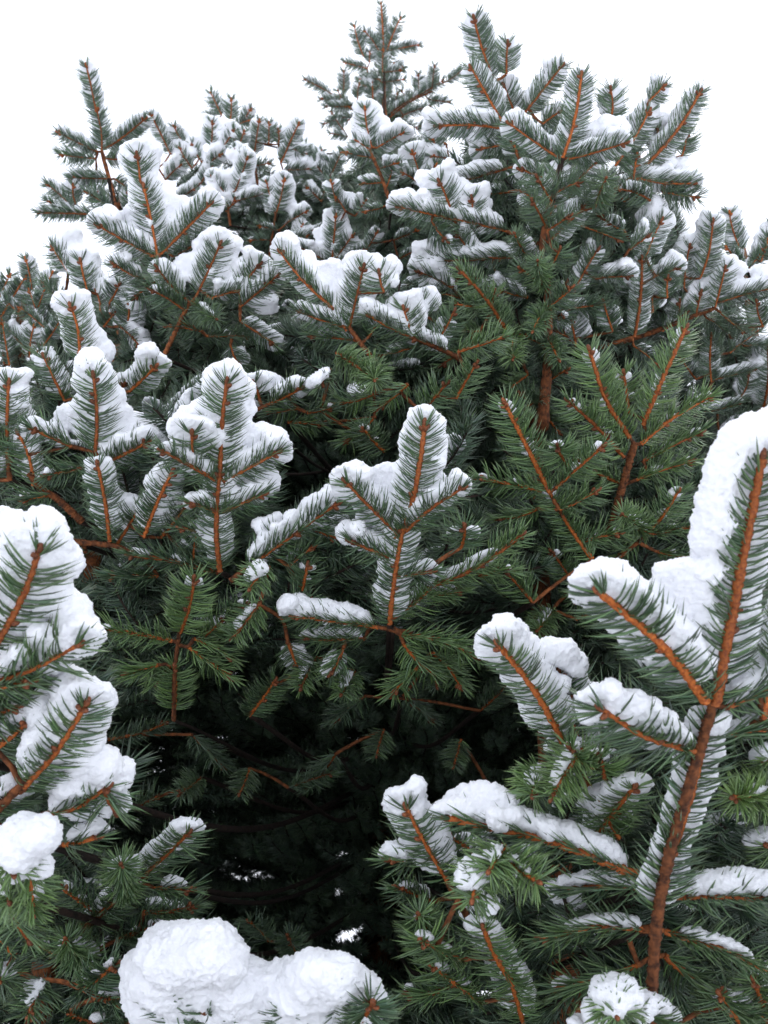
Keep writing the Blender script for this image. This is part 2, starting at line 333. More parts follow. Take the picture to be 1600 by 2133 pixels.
# --- foreground left
bough('tall', 74, .40, .55, 'huge rounded snow pile at the left edge above two orange twigs',
 [([(-130, 1560), (-40, 1400)], 24)],
 [(-45, 1400, 80, 1150, 2.3, 0, 20, 1270), (-20, 1425, 160, 1345, 2.1, 0, 60, 1395), (-60, 1440, 60, 1420, .6, .3), (-60, 1350, 30, 1230, 1.6, .8), (-40, 1240, -5, 1110, 2.0, .9)],
 [(25, 1110, .6, 52), (90, 1105, .6, 58), (130, 1160, .8, 46), (150, 1270, .8, 44), (165, 1310, .8, 44), (100, 1230, .7, 50)])
bough('tall', 70, .35, .6, 'broad snow pile on the slanting left edge twig between the huge pile and the dome',
 [([(-40, 1720), (55, 1625)], 18)],
 [(50, 1640, 178, 1468, 2.2, 0, 120, 1555), (-10, 1560, 60, 1500, .8, .6), (-40, 1500, 40, 1470, .3, .4)], [(150, 1430, .7, 50), (195, 1490, .6, 40), (90, 1480, .8, 44), (190, 1540, .6, 36)])
bough('tall', 68, .35, .7, 'snow dome on the left edge twig tilted right, lowest full dome of the column',
 [([(20, 1740), (95, 1695)], 16)],
 [(92, 1697, 222, 1640, 2.2, 0, 160, 1678), (-30, 1700, 40, 1650, 1.2, .4), (215, 1640, 240, 1690, .8, .2), (130, 1760, 200, 1745, 1.2, .6)], [(170, 1575, .4, 46), (215, 1590, .3, 44), (120, 1590, .5, 40), (250, 1620, .3, 30)])
bough('tall', 70, .50, .85, 'lopsided snow lump over a bud near the left edge low down',
 [], [(20, 1740, 28, 1818, 2.1, -2.3), (10, 1840, 20, 1880, .1, -2.0), (60, 1800, 70, 1900, .1, -1.5), (-20, 1860, 60, 1960, .0)], [(45, 1755, -1.0, 58), (85, 1740, -.8, 48), (30, 1800, -1.2, 40), (80, 1800, -.8, 36)])
bough('tall', 56, .35, .75, 'snow dusted end of the grey green twig at lower left',
 [([(150, 1960), (255, 1860)], 13)],
 [(170, 1925, 258, 1858, .7), (262, 1862, 252, 1800, 1.0, -1.6), (295, 1825, 392, 1735, 1.2, -.4), (320, 1850, 395, 1852, .6), (258, 1858, 300, 1822, .7), (200, 1900, 130, 1850, .2), (120, 1990, 60, 1960, .1), (190, 1990, 137, 1957, .8, -2), (240, 1960, 330, 1930, .1, .4), (300, 1900, 400, 1890, .0, .3)])
bough('tall', 60, .25, .8, 'faint snow on the dark tufts in the bottom left corner',
 [], [(90, 2040, 60, 2110, .5, -2.0), (170, 2060, 240, 2010, .1), (200, 2080, 280, 2070, .7), (10, 2020, 0, 2045, .4, -1.5), (140, 2110, 200, 2133, .2, -1), (30, 1990, -20, 1930, .1), (250, 2140, 330, 2100, .2)])
bough('tall', 66, .20, .9, 'big blown out snow mound with two humps at the bottom centre left',
 [([(560, 2230), (540, 2120)], 14)],
 [(440, 2170, 350, 2075, 2.0, -.8), (500, 2160, 470, 2060, 2.0, .6), (600, 2160, 560, 2070, 2.0, .6), (690, 2160, 735, 2080, 1.8, .2), (660, 2160, 680, 2060, 2, .7), (520, 2150, 430, 2110, 1.6, -1.2), (640, 2160, 600, 2110, 1.4, -.8), (740, 2170, 775, 2090, .5, -1)],
 [(378, 1998, .3, 84), (436, 2004, .0, 80), (355, 2048, .1, 82), (448, 2040, .3, 84), (482, 2062, .2, 84), (330, 2085, .2, 74), (565, 2100, .2, 82), (620, 2080, .2, 78), (668, 2048, .3, 66), (712, 2044, .1, 64), (740, 2068, .2, 58), (520, 2085, .2, 80), (400, 2110, .0, 90), (660, 2120, .0, 80)])
# --- centre left star twig
bough('tall', 50, .30, .6, 'tall snow cap on the star shaped twig left of the black gap',
 [],
 [(458, 1190, 458, 985, .9), (458, 990, 472, 798, 2.2, 0, 462, 890), (466, 1002, 578, 942, 2.1, -.2), (448, 1000, 340, 940, .9, -.5), (452, 1068, 398, 1048, .9), (462, 1066, 548, 1030, 1.6), (405, 960, 400, 905, 2.0, -.6), (440, 1110, 380, 1100, .6, .5)],
 [(455, 785, .4, 36), (480, 782, .4, 36), (505, 810, .5, 32), (510, 850, .6, 30), (545, 905, .5, 32), (575, 918, .4, 32), (590, 940, .4, 26), (530, 930, .6, 30), (520, 1010, .6, 34), (545, 990, .6, 32), (560, 1000, .7, 28), (390, 870, .6, 30), (420, 850, .6, 26)])
bough('tall', 50, .30, .65, 'ragged snow strip on the twig rising right beside the central star twig',
 [([(480, 1210), (515, 1182)], 10)],
 [(515, 1182, 620, 1108, 1.6), (618, 1110, 702, 1050, 2.0), (650, 1100, 700, 1120, .8, .5), (560, 1150, 590, 1100, 1.2, .6), (600, 1180, 650, 1140, .4, .3), (630, 1230, 640, 1180, .2)], [(690, 1030, .4, 26)])
bough('tall', 48, .25, .65, 'shaded snow between two dark stems under the left twigs',
 [([(150, 1128), (240, 1138), (300, 1165)], 12)],
 [(228, 1128, 204, 970, 1.0), (300, 1118, 358, 985, 1.2), (240, 1140, 290, 1060, 1.2, .5), (400, 1172, 410, 1090, .6), (335, 1120, 390, 1050, .9, .6), (455, 1192, 272, 1155, .1, -.6, 370, 1165), (180, 1150, 90, 1140, .1, .5), (330, 1200, 230, 1200, .0, .4)])
# --- left star twig
bough('tall', 48, .30, .6, 'tall narrow snow cap on the straight twig in the left group',
 [([(172, 1088), (120, 1040), (85, 1018), (60, 985)], 14)],
 [(198, 942, 195, 785, 2.2), (150, 930, 68, 893, 1.1, -.4), (212, 966, 305, 922, 1.9, -.3), (192, 968, 98, 990, .1, -.9), (205, 975, 215, 1040, .3), (70, 1012, 40, 905, .8), (110, 1030, 50, 1040, .2)],
 [(190, 755, .4, 36), (285, 890, .6, 34), (330, 900, .7, 32), (120, 890, .5, 24)])
bough('tall', 44, .40, .6, 'highest snow cap of the left group, over a twig with clustered buds',
 [([(200, 850), (163, 745)], 10)],
 [(165, 755, 148, 640, 2.2), (135, 835, 93, 745, 1.0), (270, 815, 322, 765, 2.0), (110, 790, 85, 740, .9, .5), (230, 850, 260, 800, 1.0, .5)], [(160, 640, .5, 34), (195, 700, .6, 30), (215, 735, .6, 28), (310, 750, .5, 26)])
bough('tall', 48, .35, .6, 'small snow cap on the upright twig at the left edge beside the left group',
 [([(20, 1000), (16, 945)], 10)], [(16, 945, 18, 800, 2.0), (30, 960, -30, 900, 1), (60, 900, 30, 850, .9, .5), (-30, 1000, -10, 900, 1)], [(30, 795, .4, 28)])
# --- centre front
bough('tall', 52, .30, .6, 'snow cap on the many branched upright twig at the centre of the picture',
 [],
 [(812, 1300, 840, 1100, .9), (838, 1110, 884, 885, 2.1, 0, 855, 1010), (830, 1112, 722, 1005, 2.0, -.2), (846, 1106, 962, 1018, 1.3, -.3), (826, 1170, 732, 1128, 1.9), (836, 1200, 898, 1190, .9), (960, 1140, 968, 1098, .5, -1)],
 [(880, 870, .3, 30), (740, 985, .4, 34), (715, 1015, .5, 28), (720, 1110, .4, 28), (960, 1005, .4, 22)])
bough('tall', 50, .55, .65, 'sparse snow behind the long green twig right of the centre twig',
 [([(818, 1290), (895, 1222)], 10)], [(820, 1285, 905, 1216, .9), (900, 1220, 1085, 1115, .5, -.4), (880, 1240, 960, 1230, .5, .5), (1000, 1200, 1060, 1190, .1, .5)])
bough('tall', 50, .40, .95, 'flat log of snow lying along the level twig below the centre twig',
 [([(860, 1320), (785, 1306)], 10)], [(788, 1307, 615, 1285, 2.0, -.4, 700, 1306), (760, 1330, 640, 1330, .9, .8), (715, 1350, 690, 1400, .9, -1.2)], [(620, 1262, .2, 28), (720, 1275, .2, 24), (680, 1270, .2, 26)])
bough('tall', 50, .55, .8, None,
 [([(820, 1310), (835, 1322)], 10)], [(832, 1322, 992, 1368, .1, -.8, 915, 1335), (840, 1340, 900, 1400, .0), (900, 1360, 960, 1430, .0, .5), (870, 1390, 820, 1440, .1)])
# --- low centre left, bright green
bough('tall', 50, .60, .75, 'specks of snow on the bright green spreading twig at lower left of the centre',
 [([(362, 1500), (364, 1400), (374, 1315)], 9)],
 [(376, 1318, 404, 1208, .15, -.5), (358, 1335, 212, 1314, .15, -.6, 270, 1322), (392, 1348, 480, 1410, .0, -.4), (405, 1330, 480, 1372, .0, -.2), (364, 1380, 330, 1420, 0, .5), (330, 1385, 262, 1402, .0), (364, 1480, 364, 1390, .0), (420, 1330, 470, 1290, .1, .3)])
bough('tall', 48, .40, .9, 'white tuft of snow on a shaded twig end left of the level log of snow',
 [], [(540, 1260, 485, 1328, .7, -1.8), (560, 1180, 522, 1225, .7, -1.5), (660, 1370, 628, 1432, .35, -2), (740, 1400, 712, 1445, .1, -2), (520, 1490, 572, 1418, .0), (600, 1340, 620, 1390, .9, -.5), (590, 1290, 640, 1250, .2), (460, 1290, 510, 1260, .1)])
for q in [((225, 1540, 342, 1508), (400, 1530, 468, 1598)), ((420, 1620, 375, 1655, -1.6), (280, 1682, 330, 1658)), ((800, 1520, 785, 1572, -1.8), (700, 1570, 640, 1640)), ((960, 1540, 945, 1595, -1.8), (1020, 1640, 950, 1690)),
          ((520, 1600, 500, 1652, -1.8), (600, 1640, 690, 1610)), ((900, 1380, 910, 1430, -1.8), (840, 1450, 900, 1500)), ((620, 2010, 600, 1950, -.8), (560, 1960, 520, 1920)), ((1000, 1480, 1060, 1420), (760, 1450, 700, 1500))]:
    bough('tall', 38, .30, .8, None, [], [(a[0], a[1], a[2], a[3], 0, a[4] if len(a) > 4 else 0) for a in q])
# --- right middle bright green
bough('tall', 45, .62, .55, 'little snow pinches on the tips of the green twigs at middle right',
 [([(1270, 1120), (1292, 1030), (1322, 925)], 17)],
 [(1312, 912, 1228, 730, .2, -.3, 1262, 830), (1340, 885, 1428, 685, .3, -.4, 1378, 800), (1336, 925, 1480, 826, .3, -.3), (1300, 952, 1185, 836, .1, -.4), (1325, 1000, 1440, 960, .1, .4), (1300, 1010, 1200, 960, .1, .5), (1340, 960, 1460, 900, .2, .7), (1310, 860, 1300, 780, .1, .8)])
bough('tall', 46, .52, .6, 'snow crumbs on the tip of the slanting green twig right of centre',
 [],
 [(1235, 1165, 1143, 1022, .1), (1145, 1025, 1052, 840, .25, -.3, 1100, 930), (1158, 1016, 1255, 930, .2, -.3), (1126, 1022, 1000, 998, .3, -.3), (1166, 1062, 1242, 1022, .0), (1180, 965, 1162, 930, .3, -1), (1120, 1060, 1040, 1080, .0, .5), (1110, 1255, 1042, 1182, .0), (1210, 1130, 1290, 1110, .1, .5)])
bough('tall', 44, .50, .7, 'thin frosting on the small green fan at the right below the slanting twigs',
 [([(1290, 1160), (1352, 1112)], 8)],
 [(1352, 1110, 1412, 1025, .3, -.4), (1346, 1110, 1298, 1072, .1, -1.8), (1360, 1112, 1455, 1095, .3, -.3), (1330, 1130, 1290, 1155, 0, .4), (1370, 1150, 1440, 1160, .1, .4), (1200, 1220, 1150, 1150, .1), (1150, 1270, 1120, 1312, .1, -1.8), (1250, 1190, 1200, 1250, .1), (1200, 1290, 1260, 1260, .2)])
# --- upper centre
bough('tall', 40, .30, .6, 'snow on the forked twig above the black gap, its left arm long and white',
 [([(795, 770), (770, 740), (727, 682)], 11)],
 [(728, 682, 757, 558, 2.1), (692, 640, 585, 526, 2.1, 0, 640, 590), (720, 682, 625, 650, 1.0, -.3), (800, 608, 790, 570, 1.6), (722, 690, 690, 640, 1.4), (745, 710, 650, 700, .5, .4), (770, 700, 800, 650, .6, .5)], [(592, 505, .4, 24), (640, 540, .4, 22)])
bough('tall', 40, .35, .7, 'small lumpy snow cap on the twig right of the forked twig',
 [([(960, 750), (935, 735), (858, 702)], 10)],
 [(858, 702, 842, 645, 2.0), (852, 700, 772, 660, 1.7), (935, 735, 860, 704, .9), (900, 722, 945, 650, .5, .5), (890, 660, 880, 630, 1.6, .6), (870, 720, 790, 740, .4, .6)], [(845, 635, .4, 22), (880, 640, .6, 18)])
bough('tall', 42, .50, .75, None,
 [], [(700, 735, 778, 788, .1, -1.6), (775, 760, 780, 792, .1, -2.2), (950, 830, 992, 757, .0), (955, 732, 1048, 702, .1, -.3), (600, 880, 668, 884, .5, .2), (780, 820, 690, 842, .9), (780, 870, 720, 920, .0), (850, 800, 790, 850, .0), (880, 860, 930, 800, .0)])
bough('tall', 42, .45, .85, 'notched snow on the low twig between the star twig and the black gap',
 [([(520, 860), (560, 842)], 8)], [(560, 842, 625, 810, 1.6), (690, 770, 668, 800, 1.0, -1.2), (540, 830, 530, 800, 1.2, .4), (620, 850, 560, 860, .4, .5), (800, 940, 758, 895, .3, -.8), (640, 860, 690, 850, .1)])
bough('tall', 38, .55, .6, None,
 [([(1075, 720), (1060, 700)], 9)], [(1062, 702, 958, 562, .1, -.6), (1010, 640, 950, 634, .1, -.6), (1020, 655, 1030, 610, .1, -.4), (1070, 690, 1068, 748, .1, -2.4), (1000, 690, 940, 690, .1, .5), (985, 720, 920, 760, .1, .5), (1100, 780, 1050, 820, 0, .4)])
# --- upper left stars
bough('tall', 38, .25, .6, 'wide winged snow cap on the star twig at upper left',
 [([(345, 590), (330, 532)], 9)],
 [(328, 532, 300, 390, 2.1), (318, 534, 205, 470, 1.9), (336, 528, 438, 425, 2.0), (360, 535, 435, 488, 1.0, .3), (300, 582, 238, 550, 1.0, .3), (330, 580, 280, 620, .2, .5), (292, 375, 286, 325, 2.1), (345, 560, 420, 540, .8, .6)],
 [(290, 340, .4, 22), (310, 380, .5, 26), (230, 445, .4, 22), (280, 450, .5, 22), (375, 460, .5, 24), (430, 410, .4, 22), (350, 420, .6, 26)])
bough('tall', 38, .30, .6, 'rounded snow cap on the upright twig just below the winged star twig',
 [([(340, 745), (385, 650), (400, 628)], 9)],
 [(410, 614, 458, 510, 2.2), (386, 622, 328, 558, 1.0), (388, 650, 318, 605, .2, -.3), (440, 622, 512, 600, 1.0), (500, 605, 540, 552, 1.6), (500, 640, 582, 570, .9), (412, 638, 450, 664, .1, -2.2), (500, 668, 570, 715, 1.0, -.3), (480, 720, 500, 760, .9, .5), (420, 690, 350, 680, 0, .4), (430, 700, 520, 700, .2, .6)],
 [(455, 495, .4, 24), (480, 560, .5, 20)])
bough('tall', 34, .25, .6, 'slumped grey snow on the bent twigs left of the winged star twig',
 [],
 [(182, 605, 168, 545, 2.0), (142, 565, 110, 516, 1.2), (228, 632, 248, 594, 1.1), (216, 680, 236, 655, .2), (250, 680, 290, 720, 1.6), (260, 700, 270, 630, 1.4, .4), (210, 650, 190, 590, 1.8, .4), (130, 630, 90, 590, .3, .5)],
 [(150, 490, .6, 26), (190, 540, .6, 24), (215, 590, .6, 20), (280, 625, .5, 24), (160, 520, .6, 24)])
# --- upper centre back cluster
bough('tall', 28, .25, .6, 'snow capped twig standing in front of the distant tree top',
 [([(815, 430), (795, 370), (770, 312)], 7)],
 [(775, 306, 760, 228, 2.1), (784, 308, 836, 278, 1.8), (768, 310, 745, 294, 1.5), (782, 330, 720, 318, .8, .3), (790, 350, 825, 340, .9), (795, 380, 755, 383, .9), (805, 390, 818, 350, .4, .4), (800, 430, 760, 440, .4)], [(765, 222, .4, 15), (790, 262, .5, 14), (830, 270, .4, 14)])
bough('tall', 27, .25, .6, 'twin snow caps on the small twigs between the tree top and the right spruce',
 [([(905, 420), (880, 380)], 6)], [(878, 375, 860, 318, 2.0), (900, 370, 908, 345, 2.0), (880, 400, 900, 370, 1.5), (935, 330, 900, 326, 1.2), (930, 300, 900, 290, 1.0), (905, 320, 900, 275, .9), (870, 380, 840, 360, .8)])
bough('tall', 25, .25, .6, 'small upright snow cap in the gap over the forked twig',
 [([(700, 600), (692, 540)], 6)],
 [(692, 542, 700, 450, 1.9), (690, 550, 618, 512, 1.6), (695, 545, 735, 490, 1.0), (700, 550, 760, 520, .9), (755, 535, 785, 485, .9), (640, 560, 600, 530, .9, .4), (720, 440, 700, 410, 1.2), (700, 420, 690, 380, .8), (740, 450, 760, 420, .9), (820, 500, 870, 480, .6), (830, 540, 870, 520, .4)])
bough('tall', 22, .25, .6, 'clumped snow caps on the two leaning twigs in the middle of the back row',
 [([(480, 470), (470, 400)], 5)],
 [(490, 398, 515, 330, 2.2), (472, 405, 442, 368, 1.9), (495, 418, 548, 405, 1.9), (520, 340, 490, 310, 1.6, .5), (470, 440, 488, 415, 1.4), (460, 420, 420, 400, 1)], [(485, 320, .4, 16), (505, 315, .4, 16)])
bough('tall', 22, .25, .6, 'snow cap and white shoulders on the twig at the right of the back row',
 [([(560, 540), (575, 440)], 5)],
 [(575, 445, 592, 375, 2.2), (600, 462, 638, 440, 1.6), (625, 505, 630, 470, 1.3), (575, 450, 555, 380, 1.5, .4), (580, 480, 540, 470, .6), (600, 500, 640, 490, .9), (565, 500, 520, 500, .2), (590, 540, 550, 560, .2), (650, 480, 690, 470, .5)])
bough('tall', 21, .25, .6, 'row of thin snow edges on the upright twigs along the back skyline',
 [([(540, 400), (530, 340)], 5)],
 [(530, 322, 540, 252, 1.2), (585, 340, 622, 258, 1.7), (560, 300, 560, 258, .9), (580, 300, 580, 272, .9), (590, 355, 645, 352, 1.8), (500, 350, 560, 340, .6), (640, 330, 635, 302, .9), (660, 330, 668, 315, .8), (690, 380, 655, 338, 1.6), (680, 380, 710, 320, .9), (670, 420, 640, 390, 1.4), (690, 340, 660, 330, .8), (610, 310, 640, 320, 1.0)])
bough('tall', 21, .25, .6, 'stepped snow caps on the twigs left in the back row',
 [([(400, 470), (390, 420)], 5)],
 [(345, 375, 375, 345, 1.9), (365, 418, 405, 392, 1.9), (430, 348, 460, 322, 2.0), (440, 305, 442, 256, 2.0), (465, 305, 487, 272, 2.0), (500, 300, 508, 275, .9), (355, 320, 315, 240, 1.5), (385, 300, 363, 265, 1.0), (400, 350, 375, 310, 2.0), (420, 380, 440, 350, 1.6), (330, 350, 310, 330, 1.6), (430, 430, 400, 440, .8), (415, 330, 400, 300, 1.8)])
bough('tall', 19, .25, .6, 'wispy snow between three small tips on the skyline left of the tree top',
 [([(500, 290), (480, 250)], 4)], [(462, 240, 440, 195, .9), (480, 250, 482, 208, .9), (505, 252, 522, 228, 1.0), (450, 250, 432, 242, .7), (490, 262, 520, 250, .6), (470, 262, 445, 262, .8)])
# --- the distant tree top
bough('tall', 16, .25, .55, 'light snow dusting on the distant tree top',
 [],
 [(800, 112, 794, 8, .5), (805, 108, 834, 38, .6), (812, 105, 872, 93, .8), (788, 104, 760, 66, .8), (758, 118, 738, 55, .6), (797, 150, 797, 104, .9), (765, 142, 718, 130, .9), (770, 130, 770, 110, .9), (820, 130, 838, 140, .8), (800, 150, 835, 146, .8), (790, 165, 748, 165, .7), (795, 172, 840, 165, .6), (780, 185, 760, 178, .7), (805, 240, 802, 165, .6), (780, 240, 775, 160, .5)])
bough('tall', 16, .25, .55, 'faint snow on the side twigs right of the distant tree top',
 [([(805, 250), (850, 215), (900, 190)], 4)],
 [(815, 235, 872, 198, .7), (870, 200, 922, 168, .6), (930, 170, 966, 143, .8), (900, 185, 905, 138, .8), (872, 195, 872, 156, .8), (890, 205, 935, 212, .8), (850, 215, 838, 190, .5), (840, 240, 895, 222, .6), (870, 265, 902, 252, .8), (830, 255, 870, 268, .5), (820, 225, 828, 195, .5)])
bough('tall', 16, .25, .55, 'thin snow on the side twigs left of the distant tree top',
 [([(790, 260), (730, 225), (700, 200)], 4)],
 [(690, 195, 636, 166, .9), (715, 195, 716, 150, .8), (745, 205, 748, 175, .7), (710, 205, 670, 206, .7), (740, 220, 680, 222, .6), (730, 240, 675, 258, .6), (715, 270, 692, 235, .6), (760, 235, 725, 250, .5), (725, 285, 690, 278, .5), (770, 240, 740, 225, .4), (720, 225, 705, 190, .5)])
# --- the right-hand spruce
bough('slim', 38, .28, .5, 'pale snow behind the leading shoots of the right spruce',
 [],
 [(1172, 330, 1211, 158, 1.0, 0, 1188, 250), (1160, 326, 1062, 258, 1.3, -.3), (1186, 331, 1302, 298, 1.1, -.2), (1132, 490, 1168, 345, .9), (1140, 506, 1242, 402, .8), (1240, 430, 1262, 372, .1, -2.4), (1155, 375, 1085, 353, .9, .2), (1150, 440, 1090, 400, .7, .4), (1190, 400, 1240, 340, .8, .6), (1180, 440, 1180, 380, .5, .8)], [(1078, 242, .3, 18), (1260, 262, .7, 26), (1230, 275, .7, 22), (1290, 265, .7, 24)])
bough('slim', 36, .28, .55, 'snow on the side shoots left of the right spruce top',
 [([(1100, 420), (1085, 340), (1050, 260)], 8)],
 [(1050, 262, 982, 142, .9), (1048, 268, 912, 262, 1.9, 0, 985, 265), (1092, 236, 1170, 138, 1.0), (1060, 350, 960, 378, 1.9), (1030, 170, 988, 40, 1.0), (1055, 155, 1057, 92, 1.0), (1130, 258, 1168, 232, .9), (1060, 400, 1010, 405, .6), (1080, 330, 1060, 270, .6), (1060, 300, 1000, 310, 1.4, .6), (1080, 260, 1050, 180, 1.2, .8)], [(930, 235, .5, 22), (980, 235, .5, 20), (1070, 200, .8, 24)])
bough('slim', 36, .30, .55, 'snow ridge on the side shoots right of the right spruce top',
 [([(1200, 460), (1280, 400), (1320, 365)], 8)],
 [(1282, 345, 1352, 232, 1.5), (1352, 338, 1458, 192, 1.1), (1335, 372, 1444, 382, 1.6), (1320, 372, 1326, 325, .4), (1272, 250, 1273, 188, .9), (1352, 210, 1382, 180, .8), (1355, 418, 1288, 394, .5, -.5), (1420, 325, 1430, 280, .6, .8), (1300, 420, 1340, 400, .6), (1290, 330, 1260, 270, 1.4, .6), (1380, 400, 1450, 410, .4, .4), (1400, 330, 1370, 270, 1.5, .8)], [(1300, 262, .5, 24), (1340, 265, .5, 24), (1385, 340, .6, 26), (1420, 345, .6, 22)])
bough('slim', 37, .28, .7, 'heaped snow on the left side bough of the right spruce',
 [([(1128, 510), (1055, 482)], 8)],
 [(1056, 482, 950, 458, 1.6), (945, 458, 833, 432, 2.0), (940, 440, 916, 380, 2.1), (986, 456, 983, 415, 2.0), (990, 475, 950, 490, .6, .3), (900, 460, 930, 500, .3, -1)], [(925, 365, .4, 26), (895, 385, .5, 22), (960, 390, .6, 24), (1010, 425, .6, 20), (850, 410, .4, 20)])
bough('slim', 37, .28, .7, 'shaded snow shelf on the second left bough of the right spruce',
 [([(1135, 560), (1080, 536)], 8)],
 [(1080, 536, 980, 541, 1.6), (985, 541, 886, 540, 1.9), (982, 528, 953, 488, .9), (942, 600, 872, 566, 1.9), (1118, 560, 1072, 488, .9, -1.6), (1060, 580, 1010, 600, .8, .4), (1030, 560, 1060, 600, .5, .4), (1100, 620, 1040, 604, 1.4), (960, 620, 890, 610, 1.6, .4), (1000, 580, 930, 575, 1.6, .8)], [(900, 512, .4, 18), (880, 545, .4, 20)])
bough('slim', 36, .28, .7, 'snow patches among the twigs right of the bare stem of the right spruce',
 [([(1140, 660), (1160, 650)], 7)],
 [(1142, 652, 1250, 634, .6), (1276, 690, 1258, 632, .5), (1195, 610, 1245, 520, .7), (1200, 560, 1260, 490, .6, .4), (1240, 580, 1310, 575, 1.6), (1180, 700, 1160, 690, 1.8, .8), (1200, 720, 1190, 670, 1.6, .8), (1160, 640, 1180, 590, .2), (1130, 650, 1170, 660, .2, -1.4), (1210, 470, 1290, 500, .5), (1300, 480, 1250, 450, .4), (1310, 520, 1350, 490, .8)])
bough('slim', 38, .35, .6, None,
 [], [(1135, 600, 1120, 545, .1, -1.8), (1140, 560, 1165, 520, .1, -1.2), (1138, 640, 1110, 690, .1, -1.8), (1140, 700, 1165, 750, .1, -1.8), (1138, 640, 1190, 600, .1, -1.0), (1138, 720, 1090, 700, .1, -.8), (1136, 800, 1180, 770, .1, -1.0), (1134, 820, 1095, 850, .1, -1.4),
  (1140, 600, 1085, 560, .1, -.8), (1136, 470, 1110, 420, .1, -.8), (1140, 480, 1185, 450, .1, -.8), (1132, 860, 1165, 900, .1, -1.2), (1130, 860, 1085, 820, .1, -.6), (1150, 420, 1120, 370, .1, -.5), (1160, 400, 1205, 380, .1, -.5)])
bough('slim', 34, .28, .6, 'snow caps on the upright twigs at the right rim of the right spruce',
 [([(1230, 730), (1320, 702)], 8)],
 [(1322, 702, 1337, 540, .8), (1345, 535, 1377, 460, 1.9), (1365, 575, 1410, 560, 1.6), (1390, 620, 1391, 580, .6), (1320, 620, 1290, 560, 1.2, .6), (1360, 650, 1360, 590, 1.4, .7), (1330, 480, 1370, 445, 1.7, .5), (1320, 720, 1370, 760, .4)], [(1365, 440, .4, 20), (1350, 480, .5, 20), (1400, 535, .5, 18)])
bough('slim', 32, .35, .7, 'long snow roll on the bough reaching to the right edge',
 [([(1250, 725), (1345, 697), (1440, 660), (1490, 642)], 10)],
 [(1425, 600, 1436, 515, 1.9), (1458, 580, 1485, 462, 1.4), (1490, 640, 1510, 560, 2.0), (1505, 628, 1610, 600, 1.9), (1450, 655, 1460, 610, 1.6), (1500, 650, 1550, 690, .4), (1415, 670, 1416, 630, .8), (1470, 660, 1520, 700, .6, .4), (1590, 680, 1576, 630, .6), (1380, 690, 1430, 650, .4)], [(1500, 550, .5, 20), (1540, 560, .5, 18), (1580, 565, .5, 20), (1430, 500, .5, 18)])
bough('slim', 30, .30, .65, 'ragged snow on the twigs at the right edge under the long snow roll',
 [([(1470, 850), (1482, 795)], 8)],
 [(1482, 795, 1482, 700, .6), (1490, 790, 1570, 770, 1.3), (1590, 850, 1600, 730, 2.0), (1500, 905, 1565, 860, .6), (1520, 735, 1580, 690, .6), (1540, 830, 1560, 780, 1.2), (1450, 860, 1540, 840, .9), (1500, 930, 1580, 920, .4), (1450, 790, 1420, 750, .4), (1550, 720, 1610, 720, .8)])
# --- spruces further off at the sides
bough('pointed', 27, .25, .55, 'light snow on the pointed spruce top at upper left',
 [],
 [(212, 315, 200, 225, .9), (200, 235, 180, 138, 1.0), (204, 316, 122, 276, .9), (222, 308, 302, 248, .9), (200, 330, 128, 322, .6), (226, 372, 150, 370, .9), (238, 372, 272, 395, .6), (155, 440, 102, 420, .6), (200, 446, 82, 443, .7), (158, 425, 152, 388, .7), (265, 445, 270, 400, .8), (150, 430, 100, 385, .8), (240, 460, 200, 400, .4), (220, 330, 270, 330, .5), (235, 430, 180, 400, .6)])
bough('side', 26, .28, .55, 'scraps of snow in the dim spruce at the left edge',
 [([(10, 760), (0, 660)], 6), ([(60, 745), (66, 690)], 5)],
 [(0, 665, 52, 578, .5), (66, 602, 54, 540, .8), (80, 640, 108, 570, .7), (20, 760, 5, 670, .6), (62, 745, 70, 680, 1.4), (80, 665, 62, 605, .5), (90, 680, 40, 640, .6), (50, 720, 20, 690, 1.4), (0, 620, 20, 575, .5), (90, 720, 130, 660, .6), (-20, 700, -10, 600, .5), (40, 650, 0, 610, .8)])
bough('corner', 28, .28, .55, 'soft snow on the blurred twigs at the upper right edge',
 [],
 [(1545, 525, 1520, 445, 1.2), (1548, 552, 1514, 516, .6), (1585, 545, 1606, 470, 1.0), (1560, 560, 1590, 520, .8), (1530, 570, 1570, 560, .6), (1620, 540, 1600, 500, .8)])
TREES = {
 'tall': dict(cat='spruce', label='tallest spruce, its pointed top far back and its snowy boughs reaching out to the viewer',
   trunk=[(0, 2.35, 0.0, .055), (0, 2.35, 1.5, .045), (0, 2.35, 3.0, .022), (at(800, 240, 50 / 16.), .007), (at(798, 112, 50 / 16.), .004)]),
 'slim': dict(cat='spruce', label='slim right hand spruce with a bare rusty stem and orange leading shoots',
   trunk=[(at(1120, 1250, 1.3) * [1, 1, 0], .028), (at(1122, 1150, 1.33), .014), (at(1131, 880, 1.33), .0085), (at(1142, 740, 1.33), .0065), (at(1140, 590, 1.33), .0048), (at(1130, 500, 1.32), .0040), (at(1170, 330, 1.31), .0030)]),
 'pointed': dict(cat='spruce', label='slender spruce tip with one tall leading shoot at upper left',
   trunk=[(at(262, 600, 50 / 27.) * [1, 1, 0], .03), (at(258, 600, 50 / 27.), .007), (at(240, 430, 50 / 27.), .0045), (at(212, 315, 50 / 27.), .0035)]),
 'side': dict(cat='spruce', label='dim blurred spruce at the left edge with bits of sky through it',
   trunk=[(at(30, 800, 2.0) * [1, 1, 0], .03), (at(30, 800, 2.0), .012), (at(30, 700, 2.0), .006)]),
 'corner': dict(cat='spruce', label='blurred soft spruce twigs rising at the right edge behind the slim spruce',
   trunk=[(at(1575, 720, 1.8) * [1, 1, 0], .03), (at(1575, 720, 1.8), .008), (at(1560, 560, 1.8), .005)]),
}
